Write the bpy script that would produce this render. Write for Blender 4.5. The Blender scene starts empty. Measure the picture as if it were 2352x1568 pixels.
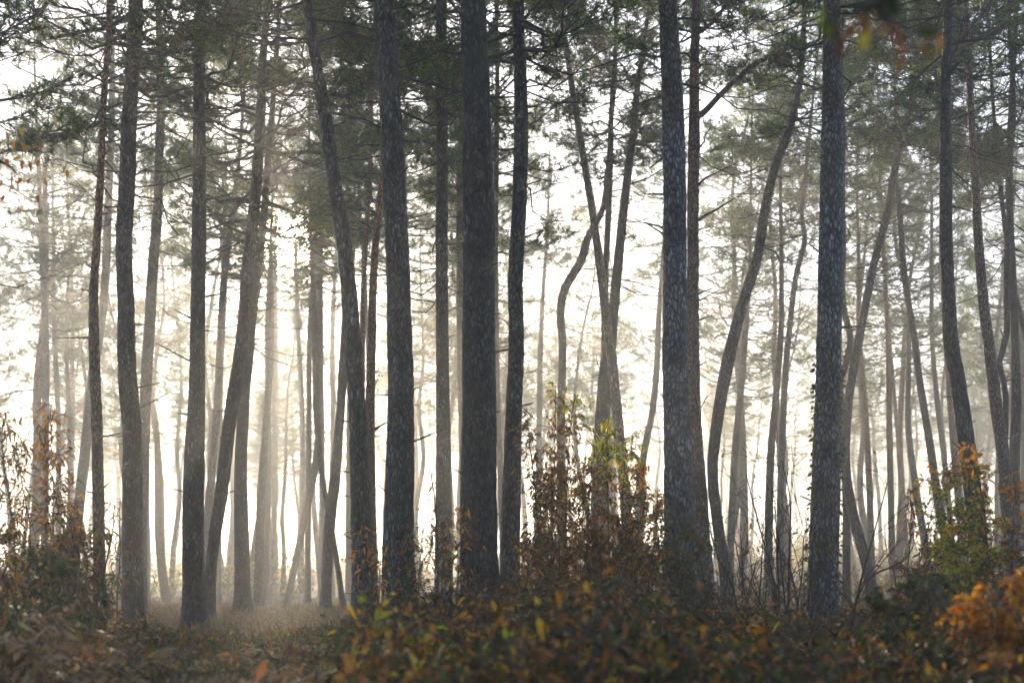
import bpy, math, random
import numpy as np
from mathutils import Vector, noise as mn

random.seed(7)
rng = np.random.default_rng(11)
scene = bpy.context.scene
col = scene.collection

# ------------------------------------------------------------------ camera
CAMH, FPX, CX, HY = 0.55, 3267.0, 1176.0, 1345.0      # measured on the photo at 2352 px wide
cam_d = bpy.data.cameras.new("camera")
cam = bpy.data.objects.new("camera", cam_d)
col.objects.link(cam)
cam.location = (0, 0, CAMH)
cam.rotation_euler = (math.radians(90), 0, 0)
cam_d.sensor_width = 36
cam_d.lens = 50
cam_d.shift_y = (HY - 784.0) / 2352.0
cam_d.clip_start = 0.05
cam_d.clip_end = 2000
cam_d.dof.use_dof = True
cam_d.dof.focus_distance = 16.0
cam_d.dof.aperture_fstop = 2.2
scene.camera = cam

# ------------------------------------------------------------------ sun and sky
SX, SY = 660.0, 568.0
sd = Vector(((SX - CX) / FPX, 1.0, (HY - SY) / FPX)).normalized()
SUN_EL = math.asin(sd.z)
SUN_AZ = math.atan2(sd.x, sd.y)                       # clockwise from +Y
sun_l = bpy.data.lights.new("sun", 'SUN')
sun_l.energy = 5.0
sun_l.angle = math.radians(0.5)
sun_l.color = (1.0, 0.83, 0.60)
sun = bpy.data.objects.new("sun", sun_l)
col.objects.link(sun)
sun.location = (0, 0, 30)
sun.rotation_euler = sd.to_track_quat('Z', 'Y').to_euler()

world = bpy.data.worlds.new("World")
scene.world = world
world.use_nodes = True
wt = world.node_tree
wt.nodes.clear()
wo = wt.nodes.new("ShaderNodeOutputWorld")
bg = wt.nodes.new("ShaderNodeBackground")
sky = wt.nodes.new("ShaderNodeTexSky")
sky.sky_type = 'NISHITA'
sky.sun_disc = False
sky.sun_elevation = SUN_EL
sky.sun_rotation = SUN_AZ
sky.air_density = 0.9
sky.dust_density = 0.6
sky.ozone_density = 3.0
bg.inputs[1].default_value = 0.05
# bright misty aureole of the low sun, fixed in direction (part of the sky itself), plus broad white and bluish fill
tc = wt.nodes.new("ShaderNodeTexCoord")
nz = wt.nodes.new("ShaderNodeVectorMath"); nz.operation = 'NORMALIZE'
dt = wt.nodes.new("ShaderNodeVectorMath"); dt.operation = 'DOT_PRODUCT'
dt.inputs[1].default_value = sd
wt.links.new(tc.outputs['Generated'], nz.inputs[0])
wt.links.new(nz.outputs[0], dt.inputs[0])
mx = wt.nodes.new("ShaderNodeMath"); mx.operation = 'MAXIMUM'; mx.inputs[1].default_value = 0
wt.links.new(dt.outputs['Value'], mx.inputs[0])
acc = sky.outputs[0]
for power, gain, c in ((9000, 3200.0, (1, .80, .50)), (1500, 22.0, (1, .80, .50)), (.6, 7.0, (1.0, .95, 1.03)), (0.0, 3.2, (.48, .72, 1.0))):  # last term: even bluish fill added all round to light the trunks
    p = wt.nodes.new("ShaderNodeMath"); p.operation = 'POWER'; p.inputs[1].default_value = power
    wt.links.new(mx.outputs[0], p.inputs[0])
    g = wt.nodes.new("ShaderNodeVectorMath"); g.operation = 'SCALE'
    g.inputs[0].default_value = tuple(v * gain for v in c)
    wt.links.new(p.outputs[0], g.inputs['Scale'])
    a = wt.nodes.new("ShaderNodeVectorMath"); a.operation = 'ADD'
    wt.links.new(acc, a.inputs[0]); wt.links.new(g.outputs[0], a.inputs[1])
    acc = a.outputs[0]
wt.links.new(acc, bg.inputs[0])
wt.links.new(bg.outputs[0], wo.inputs[0])

vs = scene.view_settings
vs.view_transform = 'Standard'
vs.look = 'None'
vs.exposure = 1.15
vs.gamma = 1
vs.use_curve_mapping = False

cy = scene.cycles
cy.use_denoising = True
cy.max_bounces = 6
cy.diffuse_bounces = 2
cy.glossy_bounces = 1
cy.transmission_bounces = 2
cy.transparent_max_bounces = 4
cy.volume_bounces = 1
cy.sample_clamp_indirect = 4
cy.sample_clamp_direct = 0
cy.use_adaptive_sampling = True
cy.adaptive_threshold = 0.02

# ------------------------------------------------------------------ helpers
def P(px, py, d):
    """world point of photo pixel (2352 px wide) at depth d metres"""
    return np.array(((px - CX) * d / FPX, d, CAMH + (HY - py) * d / FPX))

def ground_z(x, y):
    t = min(1.0, max(0.0, (y - 45) / 60.0)); t = t * t * (3 - 2 * t)
    u = min(1.0, max(0.0, (x + 12) / 16.0)); u = .35 + .65 * u * u * (3 - 2 * u)
    return t * u * 2.6 + 0.10 * mn.noise(Vector((x * .09, y * .09, 3.1))) + 0.05 * mn.noise(Vector((x * .4, y * .4, 7.7)))

def mesh_from(name, V, F, mats, midx=None, smooth=True):
    """F: list of int arrays (m,k)."""
    me = bpy.data.meshes.new(name)
    V = np.asarray(V, dtype=np.float32)
    me.vertices.add(len(V)); me.vertices.foreach_set("co", V.ravel())
    nl = sum(f.size for f in F); npoly = sum(len(f) for f in F)
    me.loops.add(nl); me.polygons.add(npoly)
    me.loops.foreach_set("vertex_index", np.concatenate([f.ravel() for f in F]).astype(np.int32))
    tot = np.concatenate([np.full(len(f), f.shape[1], dtype=np.int32) for f in F])
    st = np.concatenate(([0], np.cumsum(tot)[:-1])).astype(np.int32)
    me.polygons.foreach_set("loop_start", st)
    if midx is not None:
        me.polygons.foreach_set("material_index", np.concatenate([np.full(len(f), m, dtype=np.int32) for f, m in zip(F, midx)]))
    me.polygons.foreach_set("use_smooth", np.full(npoly, smooth, dtype=bool))
    for m in mats: me.materials.append(m)
    me.update(calc_edges=True)
    return me

class Geo:
    def __init__(s): s.V = []; s.F = []; s.M = []; s.n = 0
    def add(s, V, F, m=0):
        V = np.asarray(V); s.V.append(V)
        for f in F:
            s.F.append(np.asarray(f) + s.n); s.M.append(m)
        s.n += len(V)
    def mesh(s, name, mats, smooth=True):
        return mesh_from(name, np.concatenate(s.V), s.F, mats, s.M, smooth)

def link(name, me, parent=None, loc=(0, 0, 0)):
    o = bpy.data.objects.new(name, me)
    col.objects.link(o); o.location = loc
    if parent: o.parent = parent
    return o

def thing(name, label, cat, loc, group=None):
    o = bpy.data.objects.new(name, None)
    o.empty_display_size = .3
    col.objects.link(o); o.location = loc
    o['label'] = label; o['category'] = cat
    if group: o['group'] = group
    return o

def norm(a): return a / np.maximum(np.linalg.norm(a, axis=-1, keepdims=True), 1e-9)

def segs(A, B, ra, rb, k=3):
    """batch of open tapered prisms"""
    A = np.asarray(A, float); B = np.asarray(B, float); n = len(A)
    d = norm(B - A)
    up = np.where(np.abs(d[:, 2:3]) > .9, np.array([[1., 0, 0]]), np.array([[0, 0, 1.]]))
    u = norm(np.cross(d, up)); v = np.cross(d, u)
    ang = np.arange(k) * 2 * math.pi / k
    ca, sa = np.cos(ang)[None, :, None], np.sin(ang)[None, :, None]
    ring = u[:, None] * ca + v[:, None] * sa
    ra = np.broadcast_to(ra, (n,)); rb = np.broadcast_to(rb, (n,))
    V = np.concatenate([A[:, None] + ring * ra[:, None, None], B[:, None] + ring * rb[:, None, None]], 1).reshape(-1, 3)
    i = np.arange(k); j = (i + 1) % k
    q = np.stack([i, j, j + k, i + k], 1)
    F = (q[None] + (np.arange(n) * 2 * k)[:, None, None]).reshape(-1, 4)
    return V, [F]

def tube(pts, rad, k=8, cap=True):
    pts = np.asarray(pts, float); n = len(pts)
    t = norm(np.gradient(pts, axis=0))
    u = np.zeros_like(pts); ref = np.array([1., 0, 0]) if abs(t[0][0]) < .9 else np.array([0, 1., 0])
    for i in range(n):
        w = ref - t[i] * np.dot(ref, t[i]); w /= np.linalg.norm(w); u[i] = w; ref = w
    v = np.cross(t, u)
    ang = np.arange(k) * 2 * math.pi / k
    rad = np.asarray(rad, float).reshape(n, -1)
    V = pts[:, None] + (u[:, None] * np.cos(ang)[None, :, None] + v[:, None] * np.sin(ang)[None, :, None]) * rad[:, :, None]
    V = V.reshape(-1, 3)
    i = np.arange(k); j = (i + 1) % k
    q = np.stack([i, j, j + k, i + k], 1)
    F = [(q[None] + (np.arange(n - 1) * k)[:, None, None]).reshape(-1, 4)]
    if cap:
        V = np.concatenate([V, pts[-1:] + t[-1:] * rad[-1].mean() * .5])
        F.append(np.stack([i + (n - 1) * k, j + (n - 1) * k, np.full(k, n * k)], 1))
    return V, F

def catmull(pts, step):
    """smooth resample, columns beyond 3 are interpolated as well"""
    pts = np.asarray(pts, float)
    p = np.vstack([2 * pts[0] - pts[1], pts, 2 * pts[-1] - pts[-2]])
    out = []
    for i in range(1, len(p) - 2):
        L = np.linalg.norm(p[i + 1, :3] - p[i, :3]); m = max(1, int(L / step))
        t = (np.arange(m) / m)[:, None]
        a, b, c, e = p[i - 1], p[i], p[i + 1], p[i + 2]
        out.append(.5 * (2 * b + (c - a) * t + (2 * a - 5 * b + 4 * c - e) * t ** 2 + (3 * b - a - 3 * c + e) * t ** 3))
    out.append(p[-2:-1])
    return np.vstack(out)

def leaves(base, d, L, W, droop=.25, fold=.15):
    """batch of small pointed leaves: 6 verts each, each its own island"""
    n = len(base); d = norm(d)
    up = np.array([0, 0, 1.]) + rng.normal(0, .8, (n, 3))
    s = norm(np.cross(d, up)); w = np.cross(s, d)
    L = np.broadcast_to(L, (n,))[:, None]; W = np.broadcast_to(W, (n,))[:, None]
    dr = (np.array([0, 0, -1.]) * droop)
    def pt(f): return base + d * L * f + dr * L * f * f
    c = rng.uniform(.5, 1.6, (n, 1)) * fold
    a, b, e = pt(0), pt(.32), pt(.68)
    V = np.stack([a, b + s * W * .5 + w * W * c, b - s * W * .5 + w * W * c,
                  e + s * W * .38 + w * W * c, e - s * W * .38 + w * W * c, pt(1.)], 1).reshape(-1, 3)
    o = (np.arange(n) * 6)[:, None]
    return V, [np.array([[0, 1, 2], [3, 5, 4]])[None].reshape(1, 2, 3).repeat(n, 0).reshape(-1, 3) + o.repeat(2, 1).reshape(-1, 1),
               np.array([[1, 3, 4, 2]]) + o]

# ------------------------------------------------------------------ materials
def mat_new(name):
    m = bpy.data.materials.new(name); m.use_nodes = True
    t = m.node_tree; t.nodes.clear()
    return m, t, t.nodes.new("ShaderNodeOutputMaterial")

def ramp(t, stops, interp='LINEAR'):
    r = t.nodes.new("ShaderNodeValToRGB"); r.color_ramp.interpolation = interp
    els = r.color_ramp.elements
    while len(els) < len(stops): els.new(.5)
    for e, (p, c) in zip(els, stops): e.position = p; e.color = (*c, 1)
    return r

def bark(name, crack, plate, high, hz=(5.5, 8.5), warm=(.30, .13, .07), warm_on=1.0, sc=1.0):
    m, t, o = mat_new(name)
    N = t.nodes.new; K = t.links.new
    tcx = N("ShaderNodeTexCoord"); oi = N("ShaderNodeObjectInfo")
    add = N("ShaderNodeVectorMath"); add.operation = 'ADD'
    mulr = N("ShaderNodeMath"); mulr.operation = 'MULTIPLY'; mulr.inputs[1].default_value = 37.0
    K(oi.outputs['Random'], mulr.inputs[0])
    cmb = N("ShaderNodeCombineXYZ"); K(mulr.outputs[0], cmb.inputs[0])
    K(tcx.outputs['Object'], add.inputs[0]); K(cmb.outputs[0], add.inputs[1])
    mp = N("ShaderNodeMapping"); mp.inputs['Scale'].default_value = (36 * sc, 36 * sc, 13 * sc)
    K(add.outputs[0], mp.inputs[0])
    nd = N("ShaderNodeTexNoise"); nd.inputs['Scale'].default_value = .8; nd.inputs['Detail'].default_value = 3
    K(mp.outputs[0], nd.inputs['Vector'])
    w = N("ShaderNodeVectorMath"); w.operation = 'MULTIPLY_ADD'; w.inputs[1].default_value = (1.3, 1.3, 1.3)
    K(nd.outputs['Color'], w.inputs[0]); K(mp.outputs[0], w.inputs[2])
    vo = N("ShaderNodeTexVoronoi"); vo.feature = 'DISTANCE_TO_EDGE'; vo.inputs['Scale'].default_value = 1
    K(w.outputs[0], vo.inputs['Vector'])
    vc = N("ShaderNodeTexVoronoi"); vc.inputs['Scale'].default_value = 1
    K(w.outputs[0], vc.inputs['Vector'])
    edge = N("ShaderNodeMapRange"); edge.inputs[1].default_value = .0; edge.inputs[2].default_value = .30
    K(vo.outputs[0], edge.inputs[0])
    fn = N("ShaderNodeTexNoise"); fn.inputs['Scale'].default_value = 60; fn.inputs['Detail'].default_value = 5
    K(add.outputs[0], fn.inputs['Vector'])
    pc = ramp(t, [(0, tuple(c * .8 for c in plate)), (.4, plate), (.75, high), (1, tuple(c * 1.1 for c in high))])
    K(vc.outputs['Color'], pc.inputs[0])
    pn = N("ShaderNodeTexNoise"); pn.inputs['Scale'].default_value = 5.0; pn.inputs['Detail'].default_value = 3
    K(add.outputs[0], pn.inputs['Vector'])
    pr = ramp(t, [(.32, (.5, .5, .5)), (.68, (1.35, 1.35, 1.35))]); K(pn.outputs[0], pr.inputs[0])
    pm = N("ShaderNodeMixRGB"); pm.blend_type = 'MULTIPLY'; pm.inputs[0].default_value = 1
    K(pc.outputs[0], pm.inputs[1]); K(pr.outputs[0], pm.inputs[2])
    # upper trunk turns thin, smooth and warm
    sep = N("ShaderNodeSeparateXYZ"); K(tcx.outputs['Object'], sep.inputs[0])
    bn = N("ShaderNodeTexNoise"); bn.inputs['Scale'].default_value = 3.0; bn.inputs['Detail'].default_value = 4
    K(add.outputs[0], bn.inputs['Vector'])
    hm = N("ShaderNodeMath"); hm.operation = 'MULTIPLY_ADD'; hm.inputs[1].default_value = 3.5
    K(bn.outputs[0], hm.inputs[0]); K(sep.outputs[2], hm.inputs[2])
    hr = N("ShaderNodeMapRange"); hr.inputs[1].default_value = hz[0] + 1.6; hr.inputs[2].default_value = hz[1] + 1.6
    hr.inputs[4].default_value = warm_on
    K(hm.outputs[0], hr.inputs[0])
    mixw = N("ShaderNodeMixRGB"); mixw.inputs[2].default_value = (*warm, 1)
    K(hr.outputs[0], mixw.inputs[0]); K(pm.outputs[0], mixw.inputs[1])
    mixc = N("ShaderNodeMixRGB"); mixc.inputs[1].default_value = (*crack, 1)
    K(edge.outputs[0], mixc.inputs[0]); K(mixw.outputs[0], mixc.inputs[2])
    fm = N("ShaderNodeMixRGB"); fm.blend_type = 'MULTIPLY'; fm.inputs[0].default_value = .7
    fr = ramp(t, [(.3, (.45, .45, .45)), (.7, (1.25, 1.25, 1.25))]); K(fn.outputs[0], fr.inputs[0])
    K(mixc.outputs[0], fm.inputs[1]); K(fr.outputs[0], fm.inputs[2])
    # lichen / moss stains
    ln = N("ShaderNodeTexNoise"); ln.inputs['Scale'].default_value = 1.7; ln.inputs['Detail'].default_value = 6
    K(add.outputs[0], ln.inputs['Vector'])
    lr = N("ShaderNodeMapRange"); lr.inputs[1].default_value = .52; lr.inputs[2].default_value = .72; lr.inputs[4].default_value = .45
    K(ln.outputs[0], lr.inputs[0])
    lm = N("ShaderNodeMixRGB"); lm.inputs[2].default_value = (.07, .085, .05, 1)
    K(lr.outputs[0], lm.inputs[0]); K(fm.outputs[0], lm.inputs[1])
    hsum = N("ShaderNodeMath"); hsum.operation = 'MULTIPLY_ADD'; hsum.inputs[1].default_value = .35
    K(fn.outputs[0], hsum.inputs[0]); K(edge.outputs[0], hsum.inputs[2])
    bp = N("ShaderNodeBump"); bp.inputs['Strength'].default_value = 1.0; bp.inputs['Distance'].default_value = .022
    K(hsum.outputs[0], bp.inputs['Height'])
    pb = N("ShaderNodeBsdfPrincipled"); pb.inputs['Roughness'].default_value = .72
    K(lm.outputs[0], pb.inputs['Base Color']); K(bp.outputs[0], pb.inputs['Normal'])
    K(pb.outputs[0], o.inputs[0])
    return m

def leafmat(name, stops, trans=.5, rough=.5):
    m, t, o = mat_new(name)
    N = t.nodes.new; K = t.links.new
    ge = N("ShaderNodeNewGeometry")
    r = ramp(t, stops); K(ge.outputs['Random Per Island'], r.inputs[0])
    df = N("ShaderNodeBsdfPrincipled"); df.inputs['Roughness'].default_value = rough
    df.inputs['Specular IOR Level'].default_value = .4
    tr = N("ShaderNodeBsdfTranslucent")
    g = N("ShaderNodeMixRGB"); g.blend_type = 'MULTIPLY'; g.inputs[0].default_value = 1; g.inputs[2].default_value = (1.5, 1.35, .9, 1)
    K(r.outputs[0], df.inputs['Base Color']); K(r.outputs[0], g.inputs[1]); K(g.outputs[0], tr.inputs[0])
    mxs = N("ShaderNodeMixShader"); mxs.inputs[0].default_value = trans
    K(df.outputs[0], mxs.inputs[1]); K(tr.outputs[0], mxs.inputs[2]); K(mxs.outputs[0], o.inputs[0])
    return m

def plain(name, c, rough=.85):
    m, t, o = mat_new(name)
    N = t.nodes.new; K = t.links.new
    tcx = N("ShaderNodeTexCoord"); n = N("ShaderNodeTexNoise"); n.inputs['Scale'].default_value = 14; n.inputs['Detail'].default_value = 5
    K(tcx.outputs['Object'], n.inputs['Vector'])
    r = ramp(t, [(.3, tuple(v * .55 for v in c)), (.7, tuple(v * 1.3 for v in c))]); K(n.outputs[0], r.inputs[0])
    p = N("ShaderNodeBsdfPrincipled"); p.inputs['Roughness'].default_value = rough
    K(r.outputs[0], p.inputs['Base Color']); K(p.outputs[0], o.inputs[0])
    return m

B = {
 'grey':  bark('grey_pine_bark', (.010, .011, .012), (.075, .098, .112), (.15, .19, .215), warm_on=.25),
 'dark':  bark('dark_pine_bark', (.008, .008, .009), (.05, .056, .062), (.10, .112, .125), warm_on=0),
 'blue':  bark('blue_grey_pine_bark', (.015, .016, .02), (.20, .24, .29), (.34, .39, .45), hz=(4.2, 5.2), warm=(.26, .13, .09), warm_on=.6),
 'red':   bark('reddish_pine_bark', (.03, .018, .012), (.20, .14, .11), (.28, .18, .14), hz=(2.2, 4.4), warm=(.55, .22, .11), warm_on=1),
 'pink':  bark('pinkish_pine_bark', (.03, .02, .018), (.25, .20, .18), (.38, .30, .27), hz=(2, 6), warm=(.52, .30, .23), warm_on=.8, sc=1.2),
 'pale':  bark('pale_tan_bark', (.14, .11, .085), (.42, .34, .26), (.50, .42, .33), warm_on=0, sc=.8),
}
M_NEEDLE = leafmat('pine_needles', [(0, (.014, .065, .032)), (.5, (.030, .115, .045)), (.80, (.12, .20, .03)), (1, (.32, .27, .04))], .5, .45)
M_LIMB = plain('pine_limb_wood', (.045, .045, .042))
M_TWIG = plain('twig_wood', (.06, .045, .035))
LM = {
 'brown':  leafmat('brown_autumn_leaves', [(0, (.06, .030, .012)), (.3, (.17, .075, .028)), (.6, (.30, .15, .045)), (.8, (.09, .09, .025)), (1, (.22, .20, .04))], .45),
 'orange': leafmat('orange_autumn_leaves', [(0, (.30, .09, .015)), (.4, (.50, .20, .02)), (.8, (.62, .33, .04)), (1, (.25, .2, .04))], .5),
 'yellow': leafmat('yellow_green_leaves', [(0, (.08, .14, .02)), (.4, (.24, .32, .03)), (.75, (.50, .48, .05)), (1, (.62, .38, .03))], .6),
 'green':  leafmat('dark_green_leaves', [(0, (.02, .035, .015)), (.5, (.045, .07, .02)), (.85, (.10, .12, .03)), (1, (.25, .14, .03))], .4),
 'mixed':  leafmat('mixed_autumn_leaves', [(0, (.03, .06, .015)), (.3, (.12, .055, .02)), (.6, (.30, .12, .025)), (.85, (.45, .22, .025)), (1, (.52, .40, .04))], .45),
 'red':    leafmat('red_brown_leaves', [(0, (.10, .03, .015)), (.4, (.20, .07, .03)), (.8, (.34, .15, .07)), (1, (.20, .16, .04))], .45),
 'bracken': leafmat('dry_bracken', [(0, (.09, .06, .035)), (.5, (.22, .15, .085)), (1, (.40, .30, .19))], .4),
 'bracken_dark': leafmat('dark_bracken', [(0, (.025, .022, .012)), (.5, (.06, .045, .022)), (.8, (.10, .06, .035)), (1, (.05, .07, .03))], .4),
}

# ------------------------------------------------------------------ ground
def build_ground():
    xs = np.concatenate([np.linspace(-120, -30, 19), np.linspace(-28, 28, 113), np.linspace(30, 120, 19)])
    ys = np.concatenate([np.linspace(-25, 2, 14), np.linspace(3, 50, 118), np.linspace(52, 215, 60)])
    V = np.array([(x, y, ground_z(x, y)) for y in ys for x in xs])
    nx = len(xs)
    a = (np.arange(len(ys) - 1)[:, None] * nx + np.arange(nx - 1)[None]).ravel()
    F = np.stack([a, a + 1, a + 1 + nx, a + nx], 1)
    m, t, o = mat_new('forest_floor_litter')
    N = t.nodes.new; K = t.links.new
    tcx = N("ShaderNodeTexCoord")
    n1 = N("ShaderNodeTexNoise"); n1.inputs['Scale'].default_value = .6; n1.inputs['Detail'].default_value = 8
    n2 = N("ShaderNodeTexVoronoi"); n2.inputs['Scale'].default_value = 22
    K(tcx.outputs['Object'], n1.inputs['Vector']); K(tcx.outputs['Object'], n2.inputs['Vector'])
    r1 = ramp(t, [(.3, (.05, .045, .022)), (.5, (.11, .075, .04)), (.7, (.19, .135, .075))]); K(n1.outputs[0], r1.inputs[0])
    r2 = ramp(t, [(0, (.5, .45, .4)), (1, (1.5, 1.2, 1))]); K(n2.outputs['Color'], r2.inputs[0])
    mm = N("ShaderNodeMixRGB"); mm.blend_type = 'MULTIPLY'; mm.inputs[0].default_value = .8
    K(r1.outputs[0], mm.inputs[1]); K(r2.outputs[0], mm.inputs[2])
    bp = N("ShaderNodeBump"); bp.inputs['Distance'].default_value = .03; K(n2.outputs['Distance'], bp.inputs['Height'])
    p = N("ShaderNodeBsdfPrincipled"); p.inputs['Roughness'].default_value = .9
    K(mm.outputs[0], p.inputs['Base Color']); K(bp.outputs[0], p.inputs['Normal']); K(p.outputs[0], o.inputs[0])
    g = link('ground', mesh_from('ground', V, [F], [m]))
    g['kind'] = 'structure'; g['label'] = 'leaf-littered forest floor'
build_ground()

# ------------------------------------------------------------------ pine trees
def tufts(pos, dirs, n=12, L=.10, W=.011):
    """needle tufts: n thin blades each, forward-leaning"""
    m = len(pos)
    if m == 0: return None
    d = norm(dirs)
    r = norm(rng.normal(0, 1, (m, n, 3)))
    nd = norm(r * .95 + d[:, None] * .55 + np.array([0, 0, .12]))
    Ls = L * rng.uniform(.7, 1.2, (m, n, 1))
    b = pos[:, None] + d[:, None] * rng.uniform(-.06, .03, (m, n, 1))
    s = norm(np.cross(nd, rng.normal(0, 1, (m, n, 3)))) * W * .5
    V = np.stack([b - s, b + s, b + nd * Ls], 2).reshape(-1, 3)
    F = np.arange(m * n * 3).reshape(-1, 3)
    return V, [F]

def build_crown(axis, z0, rmax, dens=1.0, seed=0, origin=None, nb=4, dead=.5, lod=1.0, gap=.36, zsil=None):
    """axis (n,4): x y z r. returns mesh: limbs + needles, live from z0 up, thin dead twigs for `dead` metres below"""
    rs = np.random.default_rng(seed)
    ztop = axis[-1, 2]; H = ztop - z0
    A = []; Bp = []; RA = []; RB = []; TP = []; TD = []
    def at(z):
        return np.array([np.interp(z, axis[:, 2], axis[:, c]) for c in (0, 1, 2, 3)])
    z = z0 - dead
    while z < ztop - .15:
        f = (z - z0) / H
        live = f >= -.03
        L0 = rmax * (min(1, .62 + f * 1.6) if f < .24 else max(.10, 1.0 - ((f - .24) / .76) ** 1.5 * .86))
        k = rs.integers(3, nb + 2) if live else rs.integers(0, 4)
        a0 = rs.uniform(0, 6.28)
        for i in range(k):
            zz = z + rs.uniform(-.12, .12)
            if zz > ztop - .1: continue
            c = at(zz); az = a0 + i * 6.28 / max(k, 1) + rs.uniform(-.5, .5)
            L = L0 * rs.uniform(.5, 1.15) if live else rmax * rs.uniform(.15, 1.1) ** 1.3
            tilt = rs.uniform(-.15, .30) + .5 * max(f, 0)
            m = 7
            h = np.array([math.cos(az), math.sin(az), 0])
            side = np.array([-h[1], h[0], 0])
            tt = np.linspace(0, 1, m)[:, None]
            wob = np.cumsum(rs.normal(0, .05, (m, 1)), 0) * side + np.cumsum(rs.normal(0, .035, (m, 1)), 0) * np.array([0, 0, 1.])
            pts = c[:3] + h * tt * L + np.array([0, 0, 1.]) * (tilt * L * tt - .10 * L * np.sin(tt * 3.14) + .12 * L * tt ** 3) + wob * L * (tt > 0)
            r0 = min(.035, c[3] * .45) * (L / rmax) ** .7 + .004 if live else .009 + .006 * rs.random()
            rr = r0 * (1 - .85 * tt[:, 0])
            A.append(pts[:-1]); Bp.append(pts[1:]); RA.append(rr[:-1]); RB.append(rr[1:])
            if not live:
                for q in range(rs.integers(1, 8)):       # dead twiglets
                    s = rs.uniform(.35, 1); b = np.array([np.interp(s, tt[:, 0], pts[:, j]) for j in range(3)])
                    e = b + (h * rs.uniform(.2, .8) + side * rs.choice([-1, 1]) * rs.uniform(.4, 1) + np.array([0, 0, rs.uniform(-.3, .5)])) * rs.uniform(.12, .35)
                    A.append(b[None]); Bp.append(e[None]); RA.append([.005]); RB.append([.0015])
                continue
            ns = int(max(4, L * 18 * dens))
            clump = rs.uniform(.2, 1) if rs.random() < .62 else .04                      # some boughs carry few needles
            for q in range(ns):
                s = rs.uniform(.32, 1) ** .8
                b = np.array([np.interp(s, tt[:, 0], pts[:, j]) for j in range(3)])
                dv = h * rs.uniform(.3, 1) + side * rs.choice([-1, 1]) * rs.uniform(.2, 1) + np.array([0, 0, rs.uniform(-.15, .65)])
                dv /= np.linalg.norm(dv)
                sl = rs.uniform(.16, .5) * (1.25 - .5 * s) * min(1, L / 1.0 + .3)
                e = b + dv * sl
                A.append(b[None]); Bp.append(e[None]); RA.append([.007]); RB.append([.003])
                nt = rs.integers(3, 8) if rs.random() < clump else rs.integers(0, 3)
                for g in range(nt):
                    w = 1 - g * .13
                    TP.append(b + dv * sl * w + rs.normal(0, .035 + .02 * g, 3)); TD.append(dv + rs.normal(0, .5, 3))
            TP.append(pts[-1]); TD.append(h)
        z += gap * rs.uniform(.7, 1.35) * (1 if live else .55)
    g = Geo()
    v, f = segs(np.concatenate(A), np.concatenate(Bp), np.concatenate(RA), np.concatenate(RB), 3)
    g.add(v, f, 0)
    TP = np.array(TP); TD = np.array(TD)
    # boughs carry their needles in big clouds with open sky between them
    nv = np.array([mn.noise(Vector((p[0] * .62 + seed * 1.7, p[1] * .62, p[2] * .85 + seed))) for p in TP])
    keep = nv > rs.uniform(-.10, .10, len(TP)); TP, TD = TP[keep], TD[keep]
    if origin is not None:                      # the ragged gap in the boughs where the sun stands
        q = TP + origin - np.array([0, 0, CAMH]); s = np.array(sd)
        off = np.linalg.norm(q - (q @ s)[:, None] * s, axis=1)
        keep = off > rs.uniform(.2, .7, len(TP))
        TP, TD = TP[keep], TD[keep]
    n = max(6, int(13 * lod))
    v, f = tufts(TP, TD, n, .115, .0135 / lod ** .5)
    g.add(v, f, 1)
    return g.mesh('crown', [M_LIMB, M_NEEDLE], smooth=False)

def bark_radii(pts, rad, k, amp, seed):
    ang = np.arange(k) * 2 * math.pi / k
    R = np.repeat(rad[:, None], k, 1)
    if amp <= 0: return R
    for i in range(len(pts)):
        x0, y0, z0 = pts[i][:3]
        for j in range(k):
            cx, sx = math.cos(ang[j]), math.sin(ang[j])
            r = rad[i]
            q = Vector((cx * r * 22 + seed, sx * r * 22, z0 * 9))
            n = mn.noise(q) + .5 * mn.noise(q * 2.3)
            q2 = Vector((cx * 1.3 + seed, sx * 1.3, z0 * 1.6))
            R[i, j] = r * (1 + .035 * mn.noise(q2)) + amp * (n if n < .25 else .25 + (n - .25) * .3)
    return R

def stub(p0, direction, L, r, seed, twigs=3):
    rs = np.random.default_rng(seed)
    m = 8
    t = np.linspace(0, 1, m)[:, None]
    d = np.array(direction, float); d /= np.linalg.norm(d)
    side = np.cross(d, [0, 1, .2])
    w = np.cumsum(rs.normal(0, .05, (m, 3)), 0) * t
    pts = np.array(p0) + d * L * t + w * L
    g = Geo()
    v, f = tube(pts, r * (1 - .8 * t[:, 0]), 6); g.add(v, f)
    for q in range(twigs):
        s = rs.integers(3, m - 1); e = pts[s] + (d * rs.uniform(.3, 1) + rs.normal(0, .6, 3)) * L * rs.uniform(.12, .3)
        v, f = segs(pts[s][None], e[None], r * .35, .002, 4); g.add(v, f)
    return g

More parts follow.
